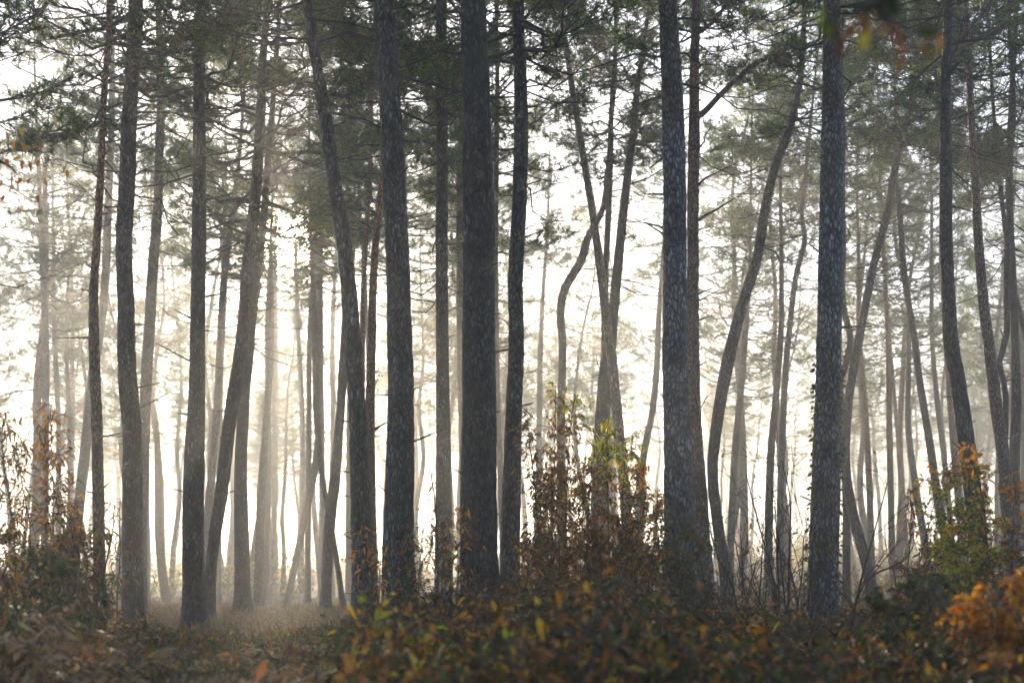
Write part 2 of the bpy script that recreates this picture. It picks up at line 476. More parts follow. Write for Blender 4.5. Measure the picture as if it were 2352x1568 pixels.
def pine(label, pts, d, mat='grey', crown=None, top=None, rmax=1.7, dens=1.0, seed=0, dead=1.6, stubs=(), amp=None,
         limbs=(), name='pine_tree', cat='pine tree', group=None, near=None, nb=4, ivy=None):
    """pts: (px, py, width px) top to bottom; crown: px row where live crown starts; top: tree height in m"""
    w = np.array([np.append(P(x, y, d), wd * d / FPX / 2) for x, y, wd in pts])[::-1]
    rs = random.Random(seed)
    # depth wander so that the tree is not flat in its own plane
    for i in range(len(w)): w[i, 1] += .25 * math.sin(w[i, 2] * .5 + seed) * (w[i, 2] / 8)
    bx, by = w[0, 0], w[0, 1]; gz = ground_z(bx, by)
    w[0, 2] = min(w[0, 2], gz - .12) if w[0, 2] < .4 else w[0, 2]
    if w[0, 2] > gz - .1: w = np.vstack([[w[0, 0] - (w[1, 0] - w[0, 0]) * .1, w[0, 1], gz - .12, w[0, 3] * 1.08], w])
    zt = w[-1, 2]
    H = (top * 1.32 if top else max(zt + 2.0, 15.5 + rs.uniform(-1, 1.5))); H = min(H, 17.2)
    if H > zt + .3:
        sl = (w[-1, :2] - w[-2, :2]) / max(.3, w[-1, 2] - w[-2, 2])
        sl = np.clip(sl, -.5, .5)
        n = 4
        for i in range(1, n + 1):
            f = i / n; dz = (H - zt) * f
            damp = dz * (1 - .35 * f)
            w = np.vstack([w, [w[len(w) - i if False else -1, 0] + sl[0] * (H - zt) / n * (1 - .6 * f) + rs.uniform(-.06, .06),
                               w[-1, 1] + rs.uniform(-.06, .06), zt + dz, max(.012, (pts[0][2] * d / FPX / 2) * (1 - .9 * f))]])
    near = d < 20.5 if near is None else near
    fine = catmull(w, .035 if near else .16)
    fine = fine[np.concatenate(([True], np.diff(fine[:, 2]) > .004))]
    # gentle root flare
    flare = np.exp(-np.maximum(fine[:, 2] - gz, 0) / .20) * .55
    fine[:, 3] *= 1 + flare
    base = np.array([fine[0, 0], fine[0, 1], gz])
    loc = fine.copy(); loc[:, :3] -= base
    zvis = P(0, -40, d)[2]
    root = thing(name, label, cat, base, group)
    if near:
        lo = loc[loc[:, 2] < zvis]; hi = loc[loc[:, 2] >= zvis - .03][::6]
        k = 44
        R = bark_radii(lo, lo[:, 3], k, (.011 if d < 14 else .007) if amp is None else amp, seed * 3.7)
        if len(hi) > 2:
            R2 = np.repeat(hi[:, 3][:, None], k, 1)
            lo = np.vstack([lo, hi[1:]]); R = np.vstack([R, R2[1:]])
        v, f = tube(lo[:, :3], R, k)
    else:
        k = 16
        R = bark_radii(loc, loc[:, 3], k, .006, seed * 3.7)
        v, f = tube(loc[:, :3], R, k)
    g = Geo(); g.add(v, f)
    # knots and little broken twig stubs over the bole
    for q in range(26 if near else 14):
        z = rs.uniform(.8, max(2, zvis * .95)); c = [np.interp(z, loc[:, 2], loc[:, j]) for j in range(4)]
        a = rs.uniform(0, 6.28); h = np.array([math.cos(a), math.sin(a), rs.uniform(-.1, .5)])
        L = c[3] + rs.choice([.03, .04, .07, .16, .32]) * rs.uniform(.6, 1.3)
        v, f = segs(np.array([c[:3]]), np.array([c[:3]]) + h * L, .014, .005, 5); g.add(v, f)
    link('trunk', g.mesh('trunk', [B[mat]]), root)
    if crown is not None:
        cz = P(0, crown, d)[2] - base[2]
        me = build_crown(loc[::3], cz, rmax * 1.08, dens * .85, seed + 100, nb=nb, dead=dead, lod=1.0, origin=base)
        link('crown', me, root)
    for i, (x, y, dx, dy, Lpx, r) in enumerate(stubs):
        p0 = P(x, y, d) - base
        c = [np.interp(p0[2], loc[:, 2], loc[:, j]) for j in range(3)]
        p0[1] = c[1]; p0[0] = c[0]
        gg = stub(p0, (dx, rs.uniform(-.5, .3), -dy), Lpx * d / FPX, r, seed * 10 + i)
        link('dead_branch', gg.mesh('dead_branch', [M_LIMB]), root)
    for i, (lp, wpx) in enumerate(limbs):
        pp = np.array([P(x, y, d) - base for x, y in lp])
        pp[:, 1] += np.linspace(0, .4, len(pp)) + np.interp(pp[0, 2], loc[:, 2], loc[:, 1]) - (d - base[1])
        ww = np.linspace(wpx, wpx * .35, len(pp)) * d / FPX / 2
        pf = catmull(np.column_stack([pp, ww]), .08)
        gg = Geo(); v, f = tube(pf[:, :3], pf[:, 3], 10); gg.add(v, f)
        # needle sprays on the outer end
        r2 = np.random.default_rng(seed * 5 + i); TP = []; TD = []
        for q in range(34):
            s = r2.integers(int(len(pf) * .55), len(pf)); dv = r2.normal(0, .7, 3) + np.array([.2, 0, .3]); dv /= np.linalg.norm(dv)
            sl = r2.uniform(.15, .55); b = pf[s, :3]
            v, f = segs(b[None], (b + dv * sl)[None], .007, .003, 3); gg.add(v, f)
            for gq in range(4): TP.append(b + dv * sl * (1 - .15 * gq) + r2.normal(0, .05, 3)); TD.append(dv)
        lb = link('limb', gg.mesh('limb', [B[mat]]), root)
        v, f = tufts(np.array(TP), np.array(TD), 13, .115, .0135)
        g3 = Geo(); g3.add(v, f); link('needle_spray', g3.mesh('needle_spray', [M_NEEDLE], False), lb)
    if ivy:
        z0, z1, n = ivy
        r2 = np.random.default_rng(seed); z = r2.uniform(z0, z1, n) ; a = r2.normal(-2.0, 1.6, n)
        c = np.array([[np.interp(zz, loc[:, 2], loc[:, j]) for j in range(4)] for zz in z])
        h = np.column_stack([np.cos(a), np.sin(a), np.zeros(n)])
        b = c[:, :3] + h * (c[:, 3:4] + .005)
        v, f = leaves(b, h + r2.normal(0, .6, (n, 3)), r2.uniform(.03, .06, n), .035); g4 = Geo(); g4.add(v, f)
        link('ivy', g4.mesh('ivy', [LM['green']], False), root)
    return root

far_group = 'far pines fading into the mist'
far_label = 'small faint pine far back in the mist among many alike'

# ---- traced pines (photo coordinates at 2352 px wide)
pine('thin reddish pine bole at far left with short broken side twigs',
     [(250,0,12),(248,130,13),(243,255,15),(238,410,17),(230,560,18),(223,660,20),(222,800,24),(226,1000,25),(228,1200,27),(230,1470,30)],
     15, 'red', 60, seed=3, stubs=[(222,625,-1,-.45,34,.012),(222,674,-1,-.02,24,.010),(246,470,.9,.8,30,.012)], rmax=1.5)
pine('straight dark grey pine, second large bole from the left edge',
     [(300,0,34),(296,130,34),(291,255,34),(290,400,38),(285,560,37),(292,700,38),(296,860,42),(307,1000,44),(306,1180,47),(306,1430,50),(306,1460,52)],
     16, 'dark', 150, seed=4, rmax=2.0, dens=1.1)
pine('hazy pine leaning right, half hidden behind the straight dark grey bole at left',
     [(372,0,14),(370,200,18),(363,330,20),(355,490,22),(344,612,24),(338,760,26),(333,870,26),(330,1000,26),(325,1200,28),(322,1400,30)],
     24, 'grey', 330, seed=5, rmax=1.9, stubs=[(352,560,.9,-.35,60,.012)])
pine('faint grey pine leaning right in the mist behind the thin reddish bole',
     [(262,150,12),(265,300,15),(256,480,17),(240,680,20),(208,870,22),(195,1000,23),(178,1180,24),(172,1280,25),(170,1390,26)],
     32, 'grey', 520, seed=6, rmax=1.9)
pine('dark straight pine with a slender leaning neighbour touching its foot',
     [(472,0,24),(464,200,26),(460,400,30),(456,560,33),(451,760,34),(449,900,38),(443,1070,48),(442,1250,50),(447,1400,54),(450,1455,56)],
     17, 'dark', 170, seed=7, rmax=2.1, stubs=[(452,442,-1,-.5,40,.014),(452,505,-1,-.6,30,.008)])
pine('slim pine crossing behind the foot of the steeply leaning dark bole',
     [(545,400,10),(540,440,13),(528,560,16),(518,660,17),(510,800,18),(502,920,18),(488,1075,19),(474,1200,20),(466,1290,21),(462,1400,22)],
     30, 'grey', 620, top=10.5, seed=8, rmax=1.5)
pine('steeply leaning dark pine whose foot stands against the bole on its left',
     [(607,0,15),(600,130,18),(598,260,22),(590,440,26),(575,600,28),(565,740,30),(551,845,30),(530,970,30),(510,1125,30),(486,1290,26),(478,1430,28)],
     20.6, 'dark', 490, seed=9, rmax=2.0, dens=1.25, dead=2.2, near=True)
pine('sturdy dark pine standing on the sunlit floor between the leaning boles',
     [(628,150,12),(615,300,15),(600,500,18),(580,700,22),(570,830,24),(562,920,26),(555,1075,29),(556,1230,34),(558,1410,40)],
     26, 'dark', 520, seed=10, rmax=1.9, dead=2.2)
pine('slender misty pine directly beneath the sun',
     [(622,620,9),(620,769,14),(612,940,16),(600,1125,19),(595,1330,22),(594,1400,22)],
     38, 'grey', 640, top=11, seed=11, rmax=1.5, dens=.7)
pine('misty pine whose stem forks away to the right near the ground, right of the sun',
     [(716,500,8),(718,600,10),(722,765,16),(727,970,16),(743,1120,13),(768,1250,13),(790,1390,14)],
     34, 'grey', 640, top=11.5, seed=12, rmax=1.6, dens=.9)
pine('pale slanting stem in the mist, its foot far left of its top, below the sun',
     [(738,780,14),(735,940,16),(728,1040,18),(717,1100,18),(690,1230,16),(668,1340,16),(655,1400,17)],
     41, 'grey', 700, top=12, seed=13, rmax=1.5)
pine('grey pine leaning right with a stub at mid height, left of the big leaning bole',
     [(800,600,12),(795,740,16),(790,850,22),(782,950,20),(770,1090,24),(757,1200,26),(748,1380,24),(748,1405,26)],
     30, 'grey', 560, top=12, seed=14, rmax=1.7, stubs=[(783,940,-.6,-1,26,.02)])
pine('tall grey pine leaning left as it rises, nearest bole left of the centre pair',
     [(710,0,22),(722,100,24),(740,205,27),(756,310,30),(773,430,30),(789,535,33),(802,660,36),(813,800,38),(822,970,40),(828,1180,46),(833,1330,50),(830,1490,56)],
     13, 'grey', -120, seed=15, rmax=2.0)
pine('thin orange barked pine between the tall left-leaning bole and the thick textured bole',
     [(880,200,12),(879,330,12),(877,400,13),(865,535,17),(858,660,18),(855,800,20),(851,970,22),(852,1180,25),(855,1330,26),(855,1440,28)],
     19.5, 'red', 330, seed=16, rmax=1.5, dead=2, stubs=[(868,800,.8,-.5,34,.012),(866,870,.9,-.1,26,.01),(862,905,.6,-.9,60,.012)])
pine('very thin orange stem just left of the other orange barked pine',
     [(852,200,9),(848,380,10),(840,510,12),(832,660,12),(831,800,13),(833,1100,14),(836,1400,16)],
     26, 'red', 480, seed=17, rmax=1.5, dead=2)
pine('thick grey pine with plated bark, left of the dark centre boles',
     [(878,0,46),(886,130,50),(893,230,50),(901,400,55),(910,560,54),(917,770,58),(921,920,60),(918,1080,66),(915,1250,72),(917,1400,76),(918,1483,80)],
     12.5, 'grey', -200, seed=18, rmax=2.2)
pine('straight slim grey pine midway between the two thickest centre boles',
     [(1016,0,24),(1016,200,25),(1016,360,26),(1014,560,28),(1015,800,30),(1018,1020,34),(1019,1250,40),(1020,1430,44)],
     19, 'grey', 230, seed=19, rmax=2.1, dens=1.2, dead=2.6, stubs=[(1012,235,-1,-.02,90,.018),(1010,340,-1,-.25,70,.012)])
pine('thickest pine of all, almost black bark, at the centre',
     [(1087,0,56),(1092,150,60),(1096,300,66),(1100,510,72),(1099,700,74),(1100,900,78),(1099,1130,84),(1102,1330,88),(1103,1490,92)],
     12, 'dark', -250, seed=20, rmax=2.2)
pine('narrow dark pine peeping out left of the thickest centre bole',
     [(1064,100,14),(1060,300,16),(1058,500,18),(1060,800,20),(1066,1100,22),(1070,1415,24)],
     25, 'dark', 420, seed=21, rmax=1.9, dens=1.2, dead=2)
pine('narrow pine peeping out right of the thickest centre bole',
     [(1142,150,10),(1140,360,12),(1138,600,13),(1142,900,14),(1152,1150,15),(1158,1420,17)],
     24, 'dark', 540, seed=22, rmax=1.9, dens=1.2, dead=2)
pine('smooth green-grey pine immediately right of the thickest centre bole',
     [(1191,0,26),(1195,150,30),(1197,310,33),(1193,460,34),(1184,640,34),(1186,800,36),(1179,970,38),(1174,1180,44),(1171,1330,46),(1170,1480,48)],
     14, 'grey', 60, seed=23, rmax=1.9)
pine('crooked pine with an S-bend, rising behind the tallest brown sapling',
     [(1400,330,8),(1390,450,12),(1380,490,14),(1352,540,18),(1334,597,20),(1298,658,20),(1288,715,20),(1293,800,18),(1289,970,19),(1290,1180,22),(1296,1340,24),(1298,1412,26)],
     27, 'grey', 400, top=10.5, seed=24, rmax=1.4, dens=.8, dead=1.0, stubs=[(1290,720,-.9,-.6,70,.012),(1295,745,.9,.35,80,.012),(1345,560,-1,.25,60,.012)])
pine('bare pale tan stem leaning far left as it rises, right of centre',
     [(1278,0,10),(1296,100,12),(1316,230,14),(1334,330,16),(1352,433,16),(1365,510,18),(1380,612,20),(1395,740,22),(1406,820,24),(1416,920,24),(1426,1020,24),(1440,1200,26),(1450,1430,28)],
     21.5, 'pale', -150, top=12, seed=25, rmax=1.0, dens=.5, dead=.5)
pine('dark slim stem rising between the bare pale stem and its dark forked neighbour',
     [(1403,245,10),(1401,300,12),(1400,360,14),(1395,510,14),(1390,640,14),(1388,800,15),(1392,1100,16),(1395,1410,18)],
     26, 'dark', 330, top=10, seed=26, rmax=1.6, dens=1.3, dead=2.8)
pine('dark wiry-branched pine crossing behind the bare pale stem',
     [(1480,100,10),(1465,200,14),(1457,290,16),(1446,360,18),(1431,485,20),(1418,610,22),(1408,715,24),(1398,800,32),(1386,920,34),(1378,1075,34),(1372,1250,36),(1370,1415,38)],
     25, 'dark', 300, top=11.5, seed=27, rmax=2.2, dens=1.2, dead=3.6, stubs=[(1430,430,.9,-.3,110,.02),(1425,560,.9,-.4,90,.014),(1368,890,-.35,-1,70,.016)])
pine('faint bent pine in the mist, left of the blue-grey plated bole',
     [(1530,520,7),(1516,700,12),(1512,770,14),(1508,850,15),(1497,950,15),(1484,1010,16),(1475,1070,16),(1470,1200,17),(1470,1390,18)],
     38, 'grey', 640, top=11, seed=28, rmax=1.5)
pine('large blue-grey plated pine right of the leafy brown saplings',
     [(1537,0,42),(1542,150,48),(1546,300,50),(1548,450,52),(1548,700,55),(1548,830,57),(1552,960,60),(1557,1130,66),(1560,1300,72),(1562,1485,78)],
     12.5, 'blue', -200, seed=29, rmax=2.1)
pine('pinkish tan pine with a long bough, just right of the blue-grey plated bole',
     [(1603,0,20),(1600,130,22),(1599,300,26),(1596,430,27),(1594,600,27),(1592,770,30),(1594,950,32),(1604,1100,34),(1612,1230,36),(1620,1330,40),(1625,1450,44)],
     17, 'pink', 20, seed=30, rmax=1.7,
     limbs=[([(1600,260),(1625,240),(1665,195),(1710,150),(1755,110),(1810,95),(1870,82)],16),([(1603,60),(1625,45),(1655,15),(1680,-30),(1690,-90)],12)],
     stubs=[(1600,505,.85,-.45,130,.022),(1598,340,.7,-.8,90,.014),(1602,425,.75,-.6,120,.014),(1610,950,.9,-.8,60,.012)])
pine('large pine swept to the right at top, its lower bole curving, behind the bare twigs',
     [(1838,120,12),(1830,220,14),(1808,310,18),(1785,370,20),(1762,460,22),(1742,590,24),(1710,690,26),(1683,790,28),(1670,850,30),(1655,930,28),(1641,1030,26),(1638,1100,26),(1650,1210,26),(1666,1320,28),(1672,1430,30)],
     22, 'grey', 250, top=11.5, seed=31, rmax=1.9, dead=2.4, stubs=[(1806,330,-.8,-.7,60,.012)])
pine('slender misty pine leaning right between the swept bole and the twin stems',
     [(1718,620,8),(1715,680,10),(1709,780,14),(1703,880,15),(1690,1030,16),(1680,1220,17),(1678,1390,18)],
     34, 'grey', 700, top=11, seed=32, rmax=1.6)
pine('left stem of the two close twin pines',
     [(1792,400,8),(1791,640,11),(1790,769,14),(1780,920,16),(1770,1050,18),(1766,1230,20),(1765,1400,22)],
     30, 'grey', 560, top=11, seed=33, rmax=1.6, dead=2.5)
pine('right stem of the two close twin pines, wavy at the top',
     [(1857,380,8),(1845,485,10),(1850,550,12),(1827,640,13),(1810,765,14),(1800,870,15),(1795,1000,16),(1792,1150,17),(1790,1400,19)],
     30.5, 'grey', 520, top=11, seed=34, rmax=1.7, dead=2.5)
pine('tallest blue-grey pine with bright plated bark and ivy, right side',
     [(1914,0,38),(1912,130,44),(1910,260,48),(1907,410,52),(1904,560,54),(1900,765,56),(1897,920,58),(1894,1130,66),(1890,1330,68),(1888,1485,72)],
     13, 'blue', -150, seed=35, rmax=2.1, ivy=(.3, 2.6, 420), stubs=[(1925,435,1,-.25,26,.014)])
pine('dark wavy stem tucked against the right side of the ivy-clad pine',
     [(1941,300,9),(1941,430,12),(1943,560,14),(1941,690,14),(1957,775,15),(1945,835,15),(1932,870,16),(1932,1000,16),(1942,1100,17),(1945,1415,20)],
     26, 'dark', 380, top=11, seed=36, rmax=1.9, dens=1.1, dead=2.6, ivy=(2., 5., 260))
pine('slim pine leaning right at top, curving at its foot, right of the ivy-clad pine',
     [(2090,180,10),(2080,285,12),(2056,383,16),(2041,485,18),(2015,587,18),(1990,714,19),(1977,780,20),(1964,850,20),(1949,950,21),(1944,1075,22),(1962,1190,24),(1994,1310,26),(2012,1420,28)],
     25, 'grey', 330, top=11.5, seed=37, rmax=1.9, dead=3, stubs=[(2040,520,.8,-.8,90,.014)])
pine('thin reddish misty stem right of the curving slim pine',
     [(1964,450,6),(1966,600,9),(1970,765,11),(1980,850,12),(1995,1025,14),(2003,1280,16),(2004,1395,16)],
     36, 'red', 620, top=11, seed=38, rmax=1.5)
pine('straight thin rust-coloured stem against the bright gap at right',
     [(2026,450,6),(2028,595,9),(2033,750,11),(2036,800,12),(2043,1025,14),(2051,1330,16),(2052,1395,16)],
     36.5, 'red', 560, top=11, seed=39, rmax=1.5)
pine('faintest thin stem slanting just right of the rust-coloured stem',
     [(2035,600,6),(2048,870,9),(2066,1075,10),(2080,1230,12),(2088,1388,12)],
     43, 'grey', 800, top=11, seed=40, rmax=1.4)
pine('crooked dark pine with a forked top leaning left, midway right',
     [(2065,340,7),(2065,400,9),(2071,440,11),(2074,510,13),(2080,640,14),(2097,769,15),(2108,870,16),(2118,935,17),(2133,1025,18),(2158,1180,20),(2185,1300,22),(2195,1412,24)],
     27, 'dark', 470, top=10.5, seed=41, rmax=1.7, dead=2.5, stubs=[(2076,460,.6,-.8,100,.014)])
pine('pale slim pine in haze left of the strong grey bole at right',
     [(2140,550,8),(2145,700,10),(2148,800,11),(2156,920,12),(2171,1075,13),(2185,1250,14),(2190,1390,14)],
     40, 'grey', 700, top=11.5, seed=42, rmax=1.5)
pine('rusty slim pine half hidden by the strong grey bole at right',
     [(2155,400,9),(2160,560,11),(2172,700,13),(2180,800,15),(2187,900,16),(2195,1025,18),(2210,1250,19),(2216,1400,20)],
     34, 'red', 560, top=12, seed=43, rmax=1.7)
pine('strong straight grey bole at right leaning left as it rises',
     [(2172,0,20),(2173,200,24),(2178,408,28),(2181,560,28),(2190,770,34),(2205,870,36),(2225,1025,38),(2243,1180,40),(2255,1310,42),(2262,1457,44)],
     16, 'dark', 130, seed=44, rmax=1.9)
pine('pinkish grey leaning bole, right neighbour of the strong grey one',
     [(2204,0,12),(2212,150,14),(2222,300,16),(2232,408,18),(2245,560,21),(2262,714,24),(2275,800,26),(2290,920,28),(2306,1030,30),(2322,1230,34),(2330,1450,36)],
     18, 'pink', 60, seed=45, rmax=1.6)
pine('dark wavy pine near the right edge with a dense black crown',
     [(2322,0,9),(2322,250,12),(2310,380,14),(2311,460,14),(2304,610,14),(2306,770,14),(2291,835,13),(2307,910,13),(2306,1100,15),(2310,1430,18)],
     20.8, 'dark', 330, top=11, seed=46, rmax=2.3, dens=1.5, nb=5)
pine('dark straight pine at the right edge behind the yellow-green bush',
     [(2350,0,10),(2330,250,13),(2318,400,15),(2320,600,16),(2325,770,18),(2329,920,22),(2327,1075,24),(2330,1430,26)],
     21.5, 'dark', 360, top=11.5, seed=47, rmax=2.3, dens=1.5, nb=5)
pine('slim dark stem slanting out of the frame at the right edge',
     [(2300,330,9),(2316,510,11),(2331,660,12),(2349,740,14),(2370,850,15),(2400,1100,17),(2420,1430,19)],
     22.5, 'dark', 420, top=11, seed=48, rmax=1.8)
pine('straight hazy stem at far left behind the saplings',
     [(98,380,9),(98,480,11),(99,770,16),(101,1000,17),(102,1330,18),(102,1390,18)],
     36, 'grey', 620, top=12, seed=49, rmax=1.8)
pine('left stem of a faint misty pair left of the thin reddish bole',
     [(128,560,8),(130,769,11),(132,1000,12),(134,1385,13)], 46, 'grey', 760, seed=50, top=12.5, rmax=1.8)
pine('right stem of a faint misty pair left of the thin reddish bole',
     [(156,560,7),(158,769,9),(160,1000,10),(163,1385,11)], 48, 'grey', 800, seed=51, top=12.5, rmax=1.7)
pine('dark-needled pine at the left edge, only its boughs reaching into view',
     [(-130,0,26),(-125,300,28),(-120,700,30),(-120,1200,36),(-120,1470,38)], 14, 'dark', 330, top=10, seed=52, rmax=2.0, dens=1.3, nb=5)

# denser-crowned misty pines round the sun, whose boughs throw the shafts
for i, (px, d, cr, lean) in enumerate([(500,40,600,6),(612,50,640,5),(706,43,610,8),(738,52,560,-6),(800,46,540,4),(850,38,520,-8),(905,48,560,6),
                                       (1065,45,520,-5),(1120,40,560,4),(335,43,560,5),(1235,46,600,8),(628,60,700,3),(690,64,720,-4),(760,58,640,6)]):
    pine(far_label, [(px + lean * 2.5, 560, 8), (px + lean, 760, 11), (px + 3, 1000, 13), (px, 1390, 15)], d, 'grey', cr, top=12.2, seed=300 + i, rmax=1.9, dens=1.15, nb=4, dead=1.6, group=far_group)

# ---- far misty pines: eight built trees, then copies
def far_proto(seed):
    rs = np.random.default_rng(seed)
    H = rs.uniform(13.0, 15.8); r0 = rs.uniform(.10, .16)
    zz = np.linspace(-.15, H, 9)
    bend = rs.normal(0, .16, (9, 2)).cumsum(0); lean = rs.normal(0, .05, 2)
    w = np.column_stack([bend[:, 0] + lean[0] * zz, bend[:, 1] + lean[1] * zz, zz, r0 * (1 - zz / H * .85)])
    w[:, :2] -= w[0, :2]
    fine = catmull(w, .25)
    root = thing('pine_tree', far_label, 'pine tree', (0, 0, 0), far_group)
    v, f = tube(fine[:, :3], bark_radii(fine, fine[:, 3], 10, .006, seed), 10)
    g = Geo(); g.add(v, f)
    link('trunk', g.mesh('trunk', [B['red' if seed % 4 == 0 else 'grey']]), root)
    cz = rs.uniform(5.2, 7.6)
    link('crown', build_crown(fine, cz, rs.uniform(1.6, 2.3), .65, seed, nb=3, dead=rs.uniform(1, 2.6), lod=.75), root)
    return root

def far_wood(n):
    """the far edge of the wood, one mass of faint trunks and crowns"""
    rs = np.random.default_rng(77); g = Geo(); A = []; Bq = []; RA = []; RB = []; TP = []
    for i in range(n):
        d = rs.uniform(112, 205); x = rs.uniform(-1, 1) * (d * .38 + 6); gz = ground_z(x, d); H = rs.uniform(12, 16); r = rs.uniform(.09, .17)
        lx, ly = rs.normal(0, .6, 2); z = np.linspace(-.2, H, 6)[:, None]; f = z / H
        p = np.array([x, d, gz]) + np.hstack([lx * f + .3 * np.sin(f * 4 + i), ly * f, z])
        A.append(p[:-1]); Bq.append(p[1:]); rr = r * (1.02 - f[:, 0] * .9); RA.append(rr[:-1]); RB.append(rr[1:])
        cz = rs.uniform(4.5, 7.5); m = 420
        zz = cz + (H - cz) * rs.random(m); R0 = 2.1 * (1.05 - (zz - cz) / (H - cz) * .85) * np.sqrt(rs.random(m)); a = rs.uniform(0, 6.28, m)
        q = np.column_stack([x + lx * zz / H + R0 * np.cos(a), d + R0 * np.sin(a), gz + zz])
        nv = np.array([mn.noise(Vector((v[0] * .7, v[1] * .7, v[2] * 1.1))) for v in q]); TP.append(q[nv > -.04])
    v, f = segs(np.concatenate(A), np.concatenate(Bq), np.concatenate(RA), np.concatenate(RB), 7); g.add(v, f, 0)
    TP = np.concatenate(TP); v, f = tufts(TP, rs.normal(0, 1, (len(TP), 3)), 7, .30, .05); g.add(v, f, 1)
    o = link('far_wood', g.mesh('far_wood', [B['grey'], M_NEEDLE], False))
    o['kind'] = 'stuff'; o['label'] = 'far edge of the pine wood dissolving in the mist'; o['category'] = 'wood'
far_wood(170)
protos = [far_proto(200 + i) for i in range(8)]
far_h = [max(v.co.z for v in p.children[1].data.vertices) for p in protos]
spots = [(P(px, 0, d)[0], d) for px, d in ((560,76),(705,80),(630,88),(520,60),(380,52),(340,61))]
tries = 0
while len(spots) < 172 and tries < 20000:
    tries += 1
    d = 37 + 80 * random.random() ** .8
    half = d * .36 + 5
    x = random.uniform(-half, half)
    px = CX + x / d * FPX
    if d < 50 and abs(px - 660) < 2.4 * FPX / d: continue            # the gap the sun shines through
    if any((x - a) ** 2 + (d - b) ** 2 < (1.7 if d < 80 else 1.4) ** 2 for a, b in spots): continue
    spots.append((x, d))
for i, (x, d) in enumerate(spots):
    src = protos[i % 8]
    if i < 8: r = src
    else:
        r = src.copy(); col.objects.link(r)
        for ch in src.children:
            c = ch.copy(); col.objects.link(c); c.parent = r
    s = random.uniform(.85, 1.12)
    if abs(CX + x / d * FPX - 660) < 2.6 * FPX / d and d < 75: s = min(s, (CAMH + 730 * d / FPX) / far_h[i % 8])
    r.location = (x, d, ground_z(x, d)); r.rotation_euler = (0, 0, random.uniform(0, 6.28)); r.scale = (s, s, s)

# the wood goes on round and behind the camera and shades the foreground
around = [(-9, 9), (-7, 3), (-11, -2), (-5, -4), (-1.5, -6), (2.5, -5), (5.5, -3.5), (-3, -10), (5, -10), (-9, -9), (0.5, -12), (-12, 4)]
for i, (x, y) in enumerate(around):
    src = protos[(i * 3) % 8]
    r = src.copy(); col.objects.link(r)
    for ch in src.children:
        c = ch.copy(); col.objects.link(c); c.parent = r
    r.location = (x, y, ground_z(x, y)); r.rotation_euler = (0, 0, i * 1.7); r.scale = (1.1, 1.1, 1.05)
    r['label'] = 'pine of the surrounding wood outside the view, beside or behind the viewpoint'; r['group'] = 'pines around the viewpoint'

# ------------------------------------------------------------------ saplings and shrubs
def sapling(label, stems, d, leafkind, nleaf, L=.070, W=.018, spread=40, low=.15, tip=None, name='sapling', cat='sapling',
            seed=0, droop=.4, hang=.55, dd=.4, r=.009, twigs=55, group=None):
    """stems: list of polylines [(px,py)...] bottom to top; spread in px; leaves along side twigs"""
    rs = np.random.default_rng(seed + 900); nleaf = int(nleaf * 3.4)
    x0, _ = stems[0][0]
    b = P(x0, HY, d); gz = ground_z(b[0], d); base = np.array([b[0], d, gz])
    root = thing(name, label, cat, base, group)
    g = Geo(); LB = []; LD = []; ZB = []
    sp = 1.45 * spread * d / FPX
    for st in stems:
        off = rs.uniform(-dd, dd)
        pp = np.array([P(x, y, d) - base for x, y in st]); pp[:, 1] = off * np.linspace(.3, 1, len(pp))
        pp = np.vstack([[pp[0, 0], pp[0, 1], -.05], pp]) if pp[0, 2] > 0.05 else pp
        pf = catmull(np.column_stack([pp, np.linspace(r, r * .3, len(pp))]), .05)
        pf[:, :2] += np.cumsum(rs.normal(0, .0035, (len(pf), 2)), 0)
        v, f = tube(pf[:, :3], pf[:, 3], 6); g.add(v, f)
        n = len(pf); H = pf[-1, 2]
        nt = int(twigs * H / 1.0) + 3
        per = max(1, int(nleaf / len(stems) / nt))
        for q in range(nt):
            s = low + (1 - low) * rs.random() ** 1.25; i = min(n - 1, int(s * n)); c = pf[i, :3]
            a = rs.uniform(0, 6.28); tl = sp * rs.uniform(.3, 1.1) * (1.15 - .75 * s)
            h = np.array([math.cos(a), math.sin(a), rs.uniform(.1, 1.1)]); h /= np.linalg.norm(h)
            m = 5; t = np.linspace(0, 1, m)[:, None]
            tw = c + h * tl * t + np.array([0, 0, -1]) * droop * tl * t ** 2 * .5 + np.cumsum(rs.normal(0, .015, (m, 3)), 0) * t
            v, f = segs(tw[:-1], tw[1:], .0035, .0025, 3); g.add(v, f)
            for k in range(per):
                u = rs.uniform(.15, 1); LB.append(np.array([np.interp(u, t[:, 0], tw[:, j]) for j in range(3)]) + rs.normal(0, .012, 3))
                LD.append(h * .5 + rs.normal(0, .55, 3) + np.array([0, 0, -hang])); ZB.append(s)
    link('stem', g.mesh('stem', [M_TWIG]), root)
    if LB:
        LB = np.array(LB); LD = np.array(LD); ZB = np.array(ZB)
        def fol(sel, mt):
            if sel.sum() == 0: return
            k = int(sel.sum())
            v, f = leaves(LB[sel], LD[sel], L * rs.uniform(.55, 1.15, k), W * rs.uniform(.7, 1.2, k), droop=.3)
            gg = Geo(); gg.add(v, f); o = link('foliage', gg.mesh('foliage', [LM[mt]], True), root)
            return o
        if tip:
            top = ZB + rs.normal(0, .06, len(ZB)) > tip[0]
            fol(~top, leafkind); o = fol(top, tip[1])
            if o: o['label'] = {'orange': 'orange leaves at the tips', 'yellow': 'yellow-green leaves at the tips', 'red': 'red leaves at the tips'}.get(tip[1], 'lighter leaves at the tips')
        else: fol(np.ones(len(LB), bool), leafkind)
    return root

